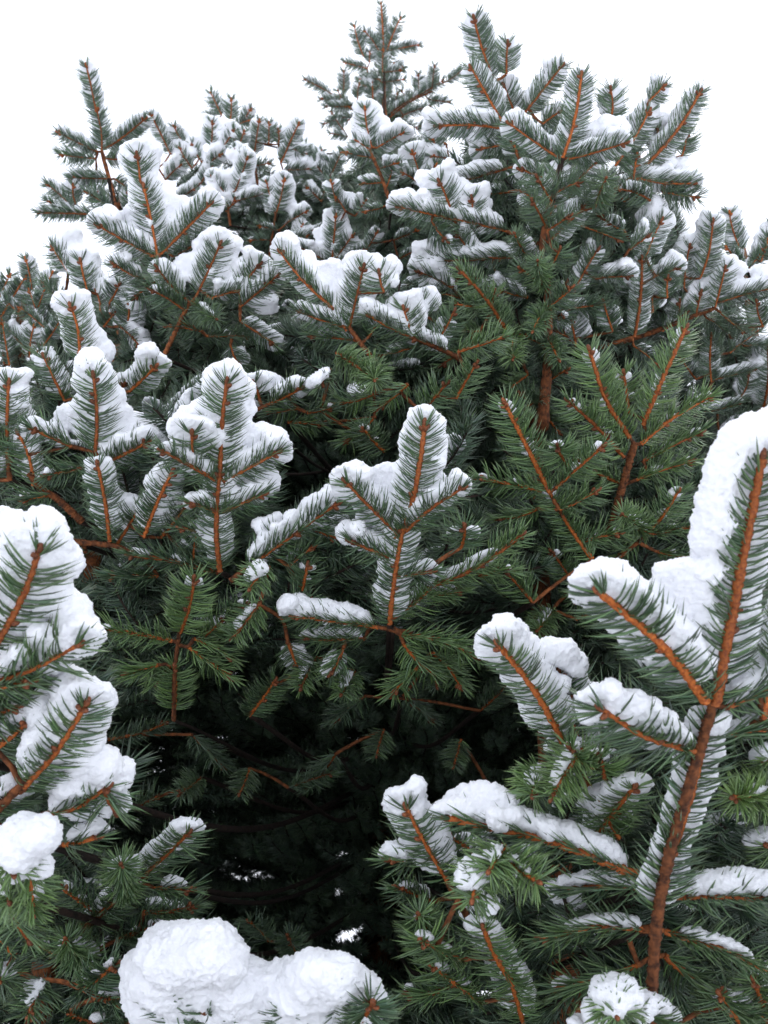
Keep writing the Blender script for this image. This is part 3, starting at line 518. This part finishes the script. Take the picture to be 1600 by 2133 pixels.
litter()
# ------------------------------------------------------------------ build the trees
SIL = np.array([(-900, 760), (0, 650), (60, 625), (130, 620), (200, 660), (262, 600), (262, 510), (190, 445), (180, 345), (205, 330), (255, 385), (330, 420), (370, 385), (430, 330), (520, 350),
  (600, 355), (690, 370), (745, 350), (770, 260), (760, 150), (790, 110), (812, 110), (835, 170), (860, 250), (885, 300), (940, 345), (1000, 300), (1060, 290), (1170, 260), (1240, 330), (1380, 350), (1400, 460), (1440, 600), (1500, 600), (1600, 610),
  (2500, 700), (2500, 3400), (-900, 3400)], float)
def inside(x, y):
    r = np.zeros(len(x), bool); j = len(SIL) - 1
    for i in range(len(SIL)):
        xi, yi = SIL[i]; xj, yj = SIL[j]
        c = ((yi > y) != (yj > y)) & (x < (xj - xi) * (y - yi) / (yj - yi + 1e-9) + xi); r ^= c; j = i
    return r
roots, wood_of, stuff = {}, {}, {k: [] for k in TREES}
for k, t in TREES.items():
    pts = [np.array(p[:3]) if len(p) == 4 else np.array(p[0]) for p in t['trunk']]; rad = [p[-1] for p in t['trunk']]
    e = bpy.data.objects.new('spruce_tree', None); COL.objects.link(e); e.location = pts[0] * [1, 1, 0]; e.empty_display_size = 0.2
    e['label'] = t['label']; e['category'] = t['cat']; e['group'] = 'snowy spruces'
    t['root'], t['o'], t['pts'] = e, pts[0] * [1, 1, 0], np.array(pts)
    acc = Acc(); C = curve(pts, 60); R = np.interp(np.linspace(0, len(pts) - 1, 60), range(len(pts)), rad)
    tube(acc, C, R, 12, bump=.12, rng=np.random.RandomState(3)); V, T, _ = acc.get()
    link('trunk', tri_mesh('trunk', V - t['o'], T, M_WOOD), e)
def trunk_at(t, z):
    p = t['pts']; return np.array([np.interp(z, p[:, 2], p[:, k]) for k in range(3)])
HERO = []                                                    # sample points of all traced shoots: x, y, depth, reach
hero_axes = []
def shoot_curve(b, A, n, sh, rng):
    def pt(x, y, dd=0.0):
        r = ray(x, y); d = np.clip(((A - CAM) @ n) / (r @ n), 0.8 * b['d'], 1.25 * b['d']) + dd * NL
        return CAM + d * r
    x0, y0, x1, y1 = sh[:4]; dd = sh[5] if len(sh) > 5 else 0.0
    base = dd if (0 < dd) else 0.0                           # set-back shoots sit behind as a whole
    P = [pt(x0, y0, base)]
    if len(sh) > 7: P.append(pt(sh[6], sh[7], base * .5 + dd * .5))
    P.append(pt(x1, y1, dd))
    L = np.linalg.norm(P[-1] - P[0])
    C = curve(P, max(8, int(L / 0.007)))
    t = np.linspace(0, 1, len(C))[:, None]
    C = C + np.sin(math.pi * t) * rng.normal(0, .026, 3) * L
    return C
def shoot_mesh(b, C, n0, s, rng, hue, len_ros=False):
    acc = Acc(); f = NL * rng.uniform(0.95, 1.14)
    D, N, S = frames(C, n0); m = len(C); L = np.linalg.norm(np.diff(C, axis=0), axis=1).sum()
    fine = curve(C, max(10, int(L / 0.0022)) if b['N'] > 33 else max(8, int(L / 0.005)))
    r = np.linspace(.108, .080, len(fine)) * NL * np.clip(L / (4 * NL), .75, 1.5) * (1 if b['N'] > 41 else .86)
    tube(acc, fine, r, 8 if b['N'] > 33 else 6, bump=.30 if b['N'] > 33 else .15, rng=rng)
    nstem = sum(len(q) for q in acc.t)
    tip = C[-1]; d = D[-1]; bl = NL * (.20 if not len_ros else .15)                   # the buds at the tip, and sometimes along the shoot
    blob(acc, tip + d * bl * .5, d, (bl, bl * .55), 7, 5, rng, .12)
    for q in range(rng.randint(1, 4) if not len_ros else 1):
        a = rng.uniform(0, 6.28); o = math.cos(a) * N[-1] + math.sin(a) * S[-1]
        blob(acc, tip - d * bl * rng.uniform(.2, .8) + o * bl * .6, nrm(d * .7 + o), (bl * .8, bl * .48), 6, 4, rng, .12)
    if L > 2.6 * NL and b['N'] > 33:
        for q in range(rng.randint(0, 3)):
            i = int(rng.uniform(.35, .85) * (m - 1)); a = rng.choice([-1, 1]); o = a * S[i] - .3 * N[i]
            blob(acc, C[i] + o * NL * .13, nrm(o + D[i] * .8), (bl * .75, bl * .5), 6, 4, rng, .12)
    na = Acc(); far = b['N'] < 30; f *= 1.12 if b['N'] < 20 or b['N'] > 72 else 1
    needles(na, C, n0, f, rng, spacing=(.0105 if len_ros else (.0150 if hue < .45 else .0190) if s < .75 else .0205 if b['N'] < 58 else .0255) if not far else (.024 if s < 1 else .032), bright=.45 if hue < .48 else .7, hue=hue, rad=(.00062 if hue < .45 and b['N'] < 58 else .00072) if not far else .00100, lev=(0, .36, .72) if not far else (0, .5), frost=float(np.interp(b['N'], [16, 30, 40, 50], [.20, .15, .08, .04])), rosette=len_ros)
    return acc.get(), na.get(), nstem
def shoot_normal(C, u):
    d = nrm(C[-1] - C[0]); w = abs(d[0]); uu = min(1.0, u + .35 * w)
    return nrm(np.array([0, 1 - uu, uu]))
SUPPORT = []
for bi, b in enumerate(B):
    rng = np.random.RandomState(100 + bi); t = TREES[b['tree']]; b['d'] = 50.0 / b['N']
    xs = [s[0] for s in b['shoots']]; ys = [s[1] for s in b['shoots']]
    ax, ay = (b['wood'][0][0][-1] if b['wood'] else (np.mean(xs), np.mean(ys)))
    A = at(ax, ay, b['d']); n = nrm(np.array([rng.normal(0, .12), 1 - b['u'] * .72, b['u'] * .72 + .05]))
    curves = [shoot_curve(b, A, n, s, rng) for s in b['shoots']]
    # the woody bough: from the trunk out to the twigs, plus the stretches that show
    acc = Acc(); first = None
    for wi, (pl, wpx) in enumerate(b['wood']):
        P = [CAM + np.clip(((A - CAM) @ n) / (ray(*p) @ n), .8 * b['d'], 1.25 * b['d']) * ray(*p) for p in pl]
        C = curve(P, 40 * len(P)); r = wpx / FPX * b['d'] / 2
        tube(acc, C, np.linspace(r * 1.1, r * .85, len(C)), 11, bump=.26, rng=rng)
        if wi == 0: first = (P[0], r)
    if first is None:
        j = int(np.argmin([np.linalg.norm(c[0] - trunk_at(t, c[0][2])) for c in curves])); first = (curves[j][0], .0035)
    p0, r0 = first; hd = np.linalg.norm((p0 - trunk_at(t, p0[2]))[:2])
    lift = (p0[2] - CAM[2]) * hd / max(.4, np.linalg.norm((p0 - CAM)[:2]))
    T0 = trunk_at(t, np.clip(p0[2] + (.8 * lift if b['tree'] == 'tall' else -.05 - .4 * hd), .3, 3.7))
    dist = np.linalg.norm(T0 - p0); mid = T0 * .45 + p0 * .55 + np.array([0, 0, -.05 * hd])
    C = curve([T0, mid, p0], 26); limb = Acc(); tube(limb, C, np.linspace(max(r0 * 1.2, .0035), r0 * .9, 26), 8, bump=.15, rng=rng)
    W = np.concatenate([C[20:]] + [curve([at(*p, 1) * 0 + CAM + np.clip(((A - CAM) @ n) / (ray(*p) @ n), .8 * b['d'], 1.25 * b['d']) * ray(*p) for p in pl], 30) for pl, _ in b['wood']])
    left = list(range(len(curves)))                          # short side wood so that no twig starts in mid-air
    while left:
        ds = [np.linalg.norm(W - curves[i][0], axis=1).min() for i in left]; i = left.pop(int(np.argmin(ds))); q = curves[i][0]
        k = int(np.argmin(np.linalg.norm(W - q, axis=1))); gap = np.linalg.norm(W[k] - q)
        if gap > .004:
            g = curve([W[k], W[k] * .5 + q * .5 + FWD * gap * .12, q], 8); tube(acc, g, np.linspace(.0024, .0019, 8), 6, bump=.2, rng=rng)
        W = np.concatenate([W, curves[i][:max(3, int(len(curves[i]) * .7))]])
    nw = sum(len(q) for q in acc.t); V, T, _ = limb.get(); acc.add(V, T)
    V, T, _ = acc.get(); bo = link('branch', tri_mesh('branch', V - t['o'], T, M_WOOD), t['root'])
    bo.data.materials.append(M_OLD); mi = np.zeros(len(T), np.int32); mi[nw:] = 1; bo.data.polygons.foreach_set('material_index', mi)
    b['obj'] = bo
    sn = Acc(); has = False; small = b['N'] < 30; tw, nd = Acc(), Acc()
    for c, s in zip(curves, b['shoots']):
        n0 = shoot_normal(c, b['u']); rosette = len(s) > 5 and s[5] < -1.4
        (V, T, _), (NV, NT, NC), nst = shoot_mesh(b, c, n0, s[4], rng, min(1, b['hue'] + (.15 if rosette else 0)), rosette)
        if small: tw.add(V - t['o'], T); nd.add(NV - t['o'], NT, NC)
        else:
            tw_o = link('twig', tri_mesh('twig', V - t['o'], T, M_TWIG), bo); tw_o.data.materials.append(M_BUD)
            mi = np.zeros(len(T), np.int32); mi[nst:] = 1; tw_o.data.polygons.foreach_set('material_index', mi)
            link('needles', tri_mesh('needles', NV - t['o'], NT, M_NEEDLE, True, NC), bo, 'stuff')
        if s[4] > 0.05 and b['label']:
            loaf(sn, c, n0, NL * (1.16 if b['N'] < 42 else 1.0), s[4], rng, rosette); has = True
        x, y, d = project(c); HERO.append(np.stack([x, y, d, np.full(len(x), b['N'] * 1.0)], 1))
        hero_axes.append((b, c, n0, s[4]))
    if small:                                                # too small to pick apart one by one
        V, T, _ = tw.get(); link('twigs', tri_mesh('twigs', V, T, M_TWIG), bo, 'stuff')
        V, T, Q = nd.get(); link('needles', tri_mesh('needles', V, T, M_NEEDLE, True, Q), bo, 'stuff')
    main = [(c, q) for c, q in zip(curves, b['shoots']) if q[4] >= .9 and not (len(q) > 5 and q[5] < -1.0)] if b['label'] and b['N'] > 20 and b['tree'] == 'tall' else []
    for i in range(len(main)):                               # snow bridging the forks
        for j in range(i):
            (c1, q1), (c2, q2) = main[i], main[j]; e1, e2 = c1[-1] - c1[0], c2[-1] - c2[0]; cs = nrm(e1) @ nrm(e2)
            if .25 < cs < .96 and np.linalg.norm(c1[0] - c2[0]) < 1.5 * NL:
                o0 = (c1[0] + c2[0]) / 2; ln = .72 * min(np.linalg.norm(e1), np.linalg.norm(e2))
                dv = nrm(nrm(e1) + nrm(e2)); nn = shoot_normal(c1, b['u']); o0 = o0 + nn * NL * .42; loaf(sn, curve([o0 + dv * .3 * ln, o0 + dv * ln], 10), nn, NL, 1.35, rng)
    for (x, y, dd, rp) in b['lumps']:
        r = ray(x, y); d = np.clip(((A - CAM) @ n) / (r @ n), .8 * b['d'], 1.25 * b['d']) + dd * NL; md = 'mound' in (b['label'] or ''); R = rp / FPX * d * (1.05 if not md else 1.10); d = d + R * (.6 if md else .5 * (rp < 42))
        blob(sn, CAM + d * r + np.array([0, 0, .10 * R if md else 0]), [.1, .05, 1] if md else rng.normal(0, 1, 3), (R * .82, R * 1.06) if md else (R * rng.uniform(.8, 1.05), R * .86), 12 if md else 10, 7); has = True
    b['snow'] = sn if has else None
HERO = np.concatenate(HERO)

# ------------------------------------------------------------------ the dense foliage behind the traced twigs
PROTO = []
for i in range(10):
    rng = np.random.RandomState(900 + i); L = NL * rng.uniform(2.8, 5.2)
    C = curve([np.zeros(3), np.array([rng.normal(0, .006), rng.normal(0, .004) - .004, L * .55]), np.array([0, 0, L])], 8)
    a = Acc(); needles(a, C, np.array([0, 1.0, 0]), NL * 1.1, rng, spacing=.024, hue=rng.uniform(.05, .32), bright=.2, rad=.00085, lev=(0, .5), frost=.06); nv, nt_, nc = a.get()  # older needles, colour also darkened to put shade into the inner crown
    w = Acc(); tube(w, C, np.linspace(.0021, .0015, 8), 5, np.array([0, 1.0, 0])); wv, wt, _ = w.get()
    PROTO.append((nv, nt_, nc, wv, wt, L))
GAPS = [(640, 930, 115), (560, 1640, 300), (720, 1830, 260), (1010, 1010, 70), (1040, 1500, 120), (600, 640, 50), (930, 1560, 150), (560, 770, 60), (880, 640, 40), (420, 1700, 170), (1390, 1620, 60), (860, 960, 60), (975, 1290, 60), (190, 1180, 40), (650, 1080, 50)]   # dark openings between the boughs
def visible_ok(P, margin=0.03, hollow=1.55):
    x, y, d = project(P); ok = d > 0.45
    infr = (d > 0.05) & (x > -350) & (x < 1950) & (y > -350) & (y < 2480)
    ok &= ~infr | inside(x, y)
    near = np.linalg.norm(P - CAM, axis=1) > .55
    need = np.full(len(P), 0.0)
    for k in range(0, len(P), 512):
        s = slice(k, k + 512)
        dx = x[s, None] - HERO[None, :, 0]; dy = y[s, None] - HERO[None, :, 1]
        hit = (dx * dx + dy * dy) < (HERO[None, :, 3] * 1.25 + 25) ** 2
        need[s] = np.where(hit, HERO[None, :, 2], 0).max(1)
    lim = np.where(need > 0, need + margin, hollow)
    for gx, gy, gr in GAPS: lim = np.where(((x - gx) ** 2 + (y - gy) ** 2 < gr * gr), np.maximum(lim, 2.0 if gy < 1100 else 1.75), lim)
    return near & (~infr | (ok & (d > lim)))
def scatter(key, P, Dr, Nr, rng, scale=None, hue=0.0):
    stuff[key].append((P, nrm(Dr), Nr, rng.uniform(.85, 1.1, len(P)) if scale is None else scale, np.full(len(P), hue)))
rng = np.random.RandomState(77)
# secondary twigs behind each traced shoot
extra_snow = []
for (b, c, n0, s) in hero_axes:
    k = 8 if b['N'] > 33 else 5
    i = rng.randint(0, len(c), k); d = nrm(c[-1] - c[0])
    back = FWD * rng.uniform(.035, .20, k)[:, None] * (50.0 / b['N']) ** .5
    P = c[i] + rng.normal(0, .028, (k, 3)) + back + np.array([0, 0, -.02]); D = nrm(d + rng.normal(0, .5, (k, 3)) + np.array([0, -.15, .1]))
    m = visible_ok(P, .02) & visible_ok(P + D * .08, .0)
    if m.any(): scatter(b['tree'], P[m], D[m], np.tile(n0, (m.sum(), 1)), rng, None, b['hue'] * .6 - .15)
    if s >= .5 and b['snow'] is not None:
        for p, q in zip(P[m][:1], D[m][:1]):
            loaf(b['snow'], curve([p, p + q * .085], 8), n0, NL, min(1.2, s * .7), rng)
# the crown of the tall spruce: whorls of boughs carrying twigs all along
def crown(key, ox, oy, z0, z1, R, nb, dens, rng, hollow=1.55, far=None, inner=.06):
    t = TREES[key]; PP, DD, NN = [], [], []
    wood = Acc()
    zs = np.arange(z0, z1, .11)
    for z in zs:
        base = trunk_at(t, z) if key != 'x' else None
        r = R(z)
        for a in np.arange(nb) / nb * 2 * math.pi + rng.uniform(0, 6.28):
            a += rng.normal(0, .15); rr = r * rng.uniform(.8, 1.05); dr = np.array([math.cos(a), math.sin(a), 0]); sd = np.array([-dr[1], dr[0], 0])
            tt = np.linspace(inner, 1, max(4, int(rr * dens)))
            for u_ in tt:
                w = (.10 + .22 * (1 - abs(u_ - .55))) * rr * .8
                for q in range(3):
                    o = rng.uniform(-1, 1) * w
                    p = base + dr * rr * u_ + sd * o + np.array([0, 0, -.12 * rr * math.sin(u_ * 2.6) + .13 * rr * u_ ** 3 + rng.normal(0, .02)])
                    PP.append(p); DD.append(dr * .8 + sd * np.sign(o) * rng.uniform(.2, 1.0) + np.array([0, 0, rng.uniform(-.1, .35)])); NN.append([0, 0, 1.0])
    P, D, N = np.array(PP), nrm(np.array(DD)), np.array(NN)
    if far is not None: P, D, N = P[P[:, 1] > far], D[P[:, 1] > far], N[P[:, 1] > far]
    m = visible_ok(P, .22, hollow) & visible_ok(P + D * .1, .15, hollow - .05)
    scatter(key, P[m], D[m], N[m], rng)
crown('tall', 0, 2.35, .2, 3.9, lambda z: min(1.75, 1.62 * (4.35 - z) / 2.6), 8, 20, rng, 1.85)
crown('tall', 0, 2.35, .05, 3.3, lambda z: min(1.75, 1.62 * (4.35 - z) / 2.6), 11, 26, rng, 1.75, 1.75, .04)
crown('slim', 0, 0, .5, 2.1, lambda z: .42 * (2.75 - z) / 1.5, 5, 14, rng, 1.5)
crown('pointed', 0, 0, .6, 2.5, lambda z: .75 * (3.1 - z) / 2.2, 6, 10, rng)
crown('side', 0, 0, .5, 2.2, lambda z: .8 * (2.7 - z) / 2.0, 6, 10, rng)
crown('corner', 0, 0, .5, 2.3, lambda z: .7 * (2.8 - z) / 2.0, 6, 10, rng)
NF = 0
CHINKS = [(480, 1818, 1), (505, 1782, 1), (500, 1828, 3), (540, 1820, 4), (702, 1855, 6), (712, 1950, 9), (735, 1938, 6), (755, 1930, 3), (730, 1790, 1), (1005, 2062, 10), (1388, 1195, 12), (945, 795, 3), (1290, 690, 4), (1440, 795, 4), (1580, 700, 12), (30, 640, 10)]
from mathutils import Matrix
_sg = []
def scatter_group():
    """the mesh holds ten small twigs and loose points; every point gets the twig of its kind"""
    if _sg: return _sg[0]
    g = bpy.data.node_groups.new('scatter_twigs', 'GeometryNodeTree'); _sg.append(g); N, Lk = g.nodes, g.links
    g.interface.new_socket('Geometry', in_out='INPUT', socket_type='NodeSocketGeometry'); g.interface.new_socket('Geometry', in_out='OUTPUT', socket_type='NodeSocketGeometry')
    gi, go = N.new('NodeGroupInput'), N.new('NodeGroupOutput'); jn = N.new('GeometryNodeJoinGeometry')
    def named(name, ty):
        q = N.new('GeometryNodeInputNamedAttribute'); q.data_type = ty; q.inputs['Name'].default_value = name
        return q.outputs['Attribute']
    kid, turn, size = named('kind_id', 'INT'), named('turn', 'FLOAT_VECTOR'), named('size', 'FLOAT')
    e2r = N.new('FunctionNodeEulerToRotation'); Lk.new(turn, e2r.inputs[0])
    def pick(v):
        c = N.new('FunctionNodeCompare'); c.data_type = 'INT'; c.operation = 'EQUAL'
        ins = [q for q in c.inputs if q.enabled and q.type == 'INT']; Lk.new(kid, ins[0]); ins[1].default_value = v
        sp = N.new('GeometryNodeSeparateGeometry'); sp.domain = 'POINT'; Lk.new(gi.outputs[0], sp.inputs['Geometry']); Lk.new(c.outputs[0], sp.inputs['Selection'])
        return sp.outputs['Selection']
    for i in range(len(PROTO)):
        ip = N.new('GeometryNodeInstanceOnPoints')
        Lk.new(pick(100 + i), ip.inputs['Points']); Lk.new(pick(i), ip.inputs['Instance']); Lk.new(e2r.outputs[0], ip.inputs['Rotation']); Lk.new(size, ip.inputs['Scale'])
        Lk.new(ip.outputs[0], jn.inputs[0])
    Lk.new(jn.outputs[0], go.inputs[0])
    return g
for key, lst in stuff.items():
    P = np.concatenate([q[0] for q in lst]); keep = np.ones(len(P), bool); dirs = np.concatenate([q[1] for q in lst])
    for f in (0, .025, .05, .075, .1):                         # a few chinks right through the crown
        x, y, dd_ = project(P + dirs * f)
        for hx, hy, hr in CHINKS: keep &= ~((dd_ > 1.2) & ((x - hx) ** 2 + (y - hy) ** 2 < (hr + 17 / np.maximum(dd_, .5)) ** 2))
    lst[:] = [tuple(np.concatenate([q[k] for q in lst])[keep] for k in range(5))]
    P = np.concatenate([q[0] for q in lst]); D = np.concatenate([q[1] for q in lst]); N0 = np.concatenate([q[2] for q in lst]); sc_ = np.concatenate([q[3] for q in lst]); hu = np.concatenate([q[4] for q in lst])
    rs = np.random.RandomState(5); pid = rs.randint(0, len(PROTO), len(P)); N0 = N0 + rs.normal(0, .25, N0.shape)
    N = nrm(N0 - (N0 * D).sum(1, keepdims=True) * D); S = np.cross(N, D); NF += len(P)
    M3 = np.stack([S, N, D], 2); o = TREES[key]['o']
    eul = np.array([Matrix(m.tolist()).to_euler()[:] for m in M3])
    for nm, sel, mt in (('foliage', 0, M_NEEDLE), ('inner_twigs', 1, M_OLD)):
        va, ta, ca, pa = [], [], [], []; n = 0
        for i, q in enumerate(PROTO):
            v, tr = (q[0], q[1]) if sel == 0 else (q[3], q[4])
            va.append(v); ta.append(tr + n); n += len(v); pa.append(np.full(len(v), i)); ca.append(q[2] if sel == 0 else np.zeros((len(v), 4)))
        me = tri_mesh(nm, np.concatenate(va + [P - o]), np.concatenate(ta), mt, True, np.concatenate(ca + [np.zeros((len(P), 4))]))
        def attr(name, ty, arr, f):
            x = me.attributes.new(name, ty, 'POINT'); x.data.foreach_set(f, np.ascontiguousarray(arr).ravel())
        attr('kind_id', 'INT', np.concatenate(pa + [100 + pid]).astype(np.int32), 'value')
        attr('turn', 'FLOAT_VECTOR', np.concatenate([np.zeros((n, 3)), eul]).astype(np.float32), 'vector')
        attr('size', 'FLOAT', np.concatenate([np.ones(n), sc_]).astype(np.float32), 'value')
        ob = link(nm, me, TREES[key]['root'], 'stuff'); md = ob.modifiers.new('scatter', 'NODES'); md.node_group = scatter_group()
# ------------------------------------------------------------------ the snow lying on the boughs
for bi, b in enumerate(B):
    if b['snow'] is None: continue
    me = snow_mesh('snow_cap', b['snow'], max(.0014, 50.0 / b['N'] * .0025), bi, 4 if 'mound' in b['label'] else 1); t = TREES[b['tree']]
    nv = len(me.vertices); co = np.empty(nv * 3, np.float32); me.vertices.foreach_get('co', co); co = co.reshape(-1, 3)
    me.calc_loop_triangles(); tr = np.empty(len(me.loop_triangles) * 3, np.int32); me.loop_triangles.foreach_get('vertices', tr); tr = tr.reshape(-1, 3)
    lab = np.arange(nv)                                      # connected pieces
    while True:
        mn = lab[tr].min(1); new = lab.copy()
        for k in range(3): np.minimum.at(new, tr[:, k], mn)
        new = new[new]
        if (new == lab).all(): break
        lab = new
    ids, cnt = np.unique(lab, return_counts=True); big = ids[np.argmax(cnt)]
    def take(m):
        idx = -np.ones(nv, int); idx[m] = np.arange(m.sum()); return co[m].astype(float), idx[tr[m[tr[:, 0]]]]
    v, f = take(lab == big); c = v.mean(0); c[2] = v[:, 2].min()
    o = link('snow_cap', tri_mesh('snow_cap', v - c, f, M_SNOW)); o.location = c
    o['label'] = b['label']; o['category'] = 'snow'; o['group'] = 'snow lying on the spruce boughs'
    keep = np.isin(lab, ids[(cnt > 24) & (ids != big)])
    if keep.any():
        v, f = take(keep); link('snow_dusting', tri_mesh('snow_dusting', v - t['o'], f, M_SNOW), b['obj'], 'stuff')
tot = sum(len(o.data.polygons) for o in sc.objects if o.type == 'MESH')
print('FILLER', NF, 'TRIS', tot, 'OBJ', len(sc.objects), 'HEROES', len(hero_axes))
import os
if os.environ.get('DBG'):
    print({k: sum(len(x[0]) for x in v) for k, v in stuff.items()})
    agg = {}
    for o in sc.objects:
        if o.type == 'MESH': agg[o.name.split('.')[0]] = agg.get(o.name.split('.')[0], 0) + sum(len(p.vertices) - 2 for p in o.data.polygons)
    print(agg)
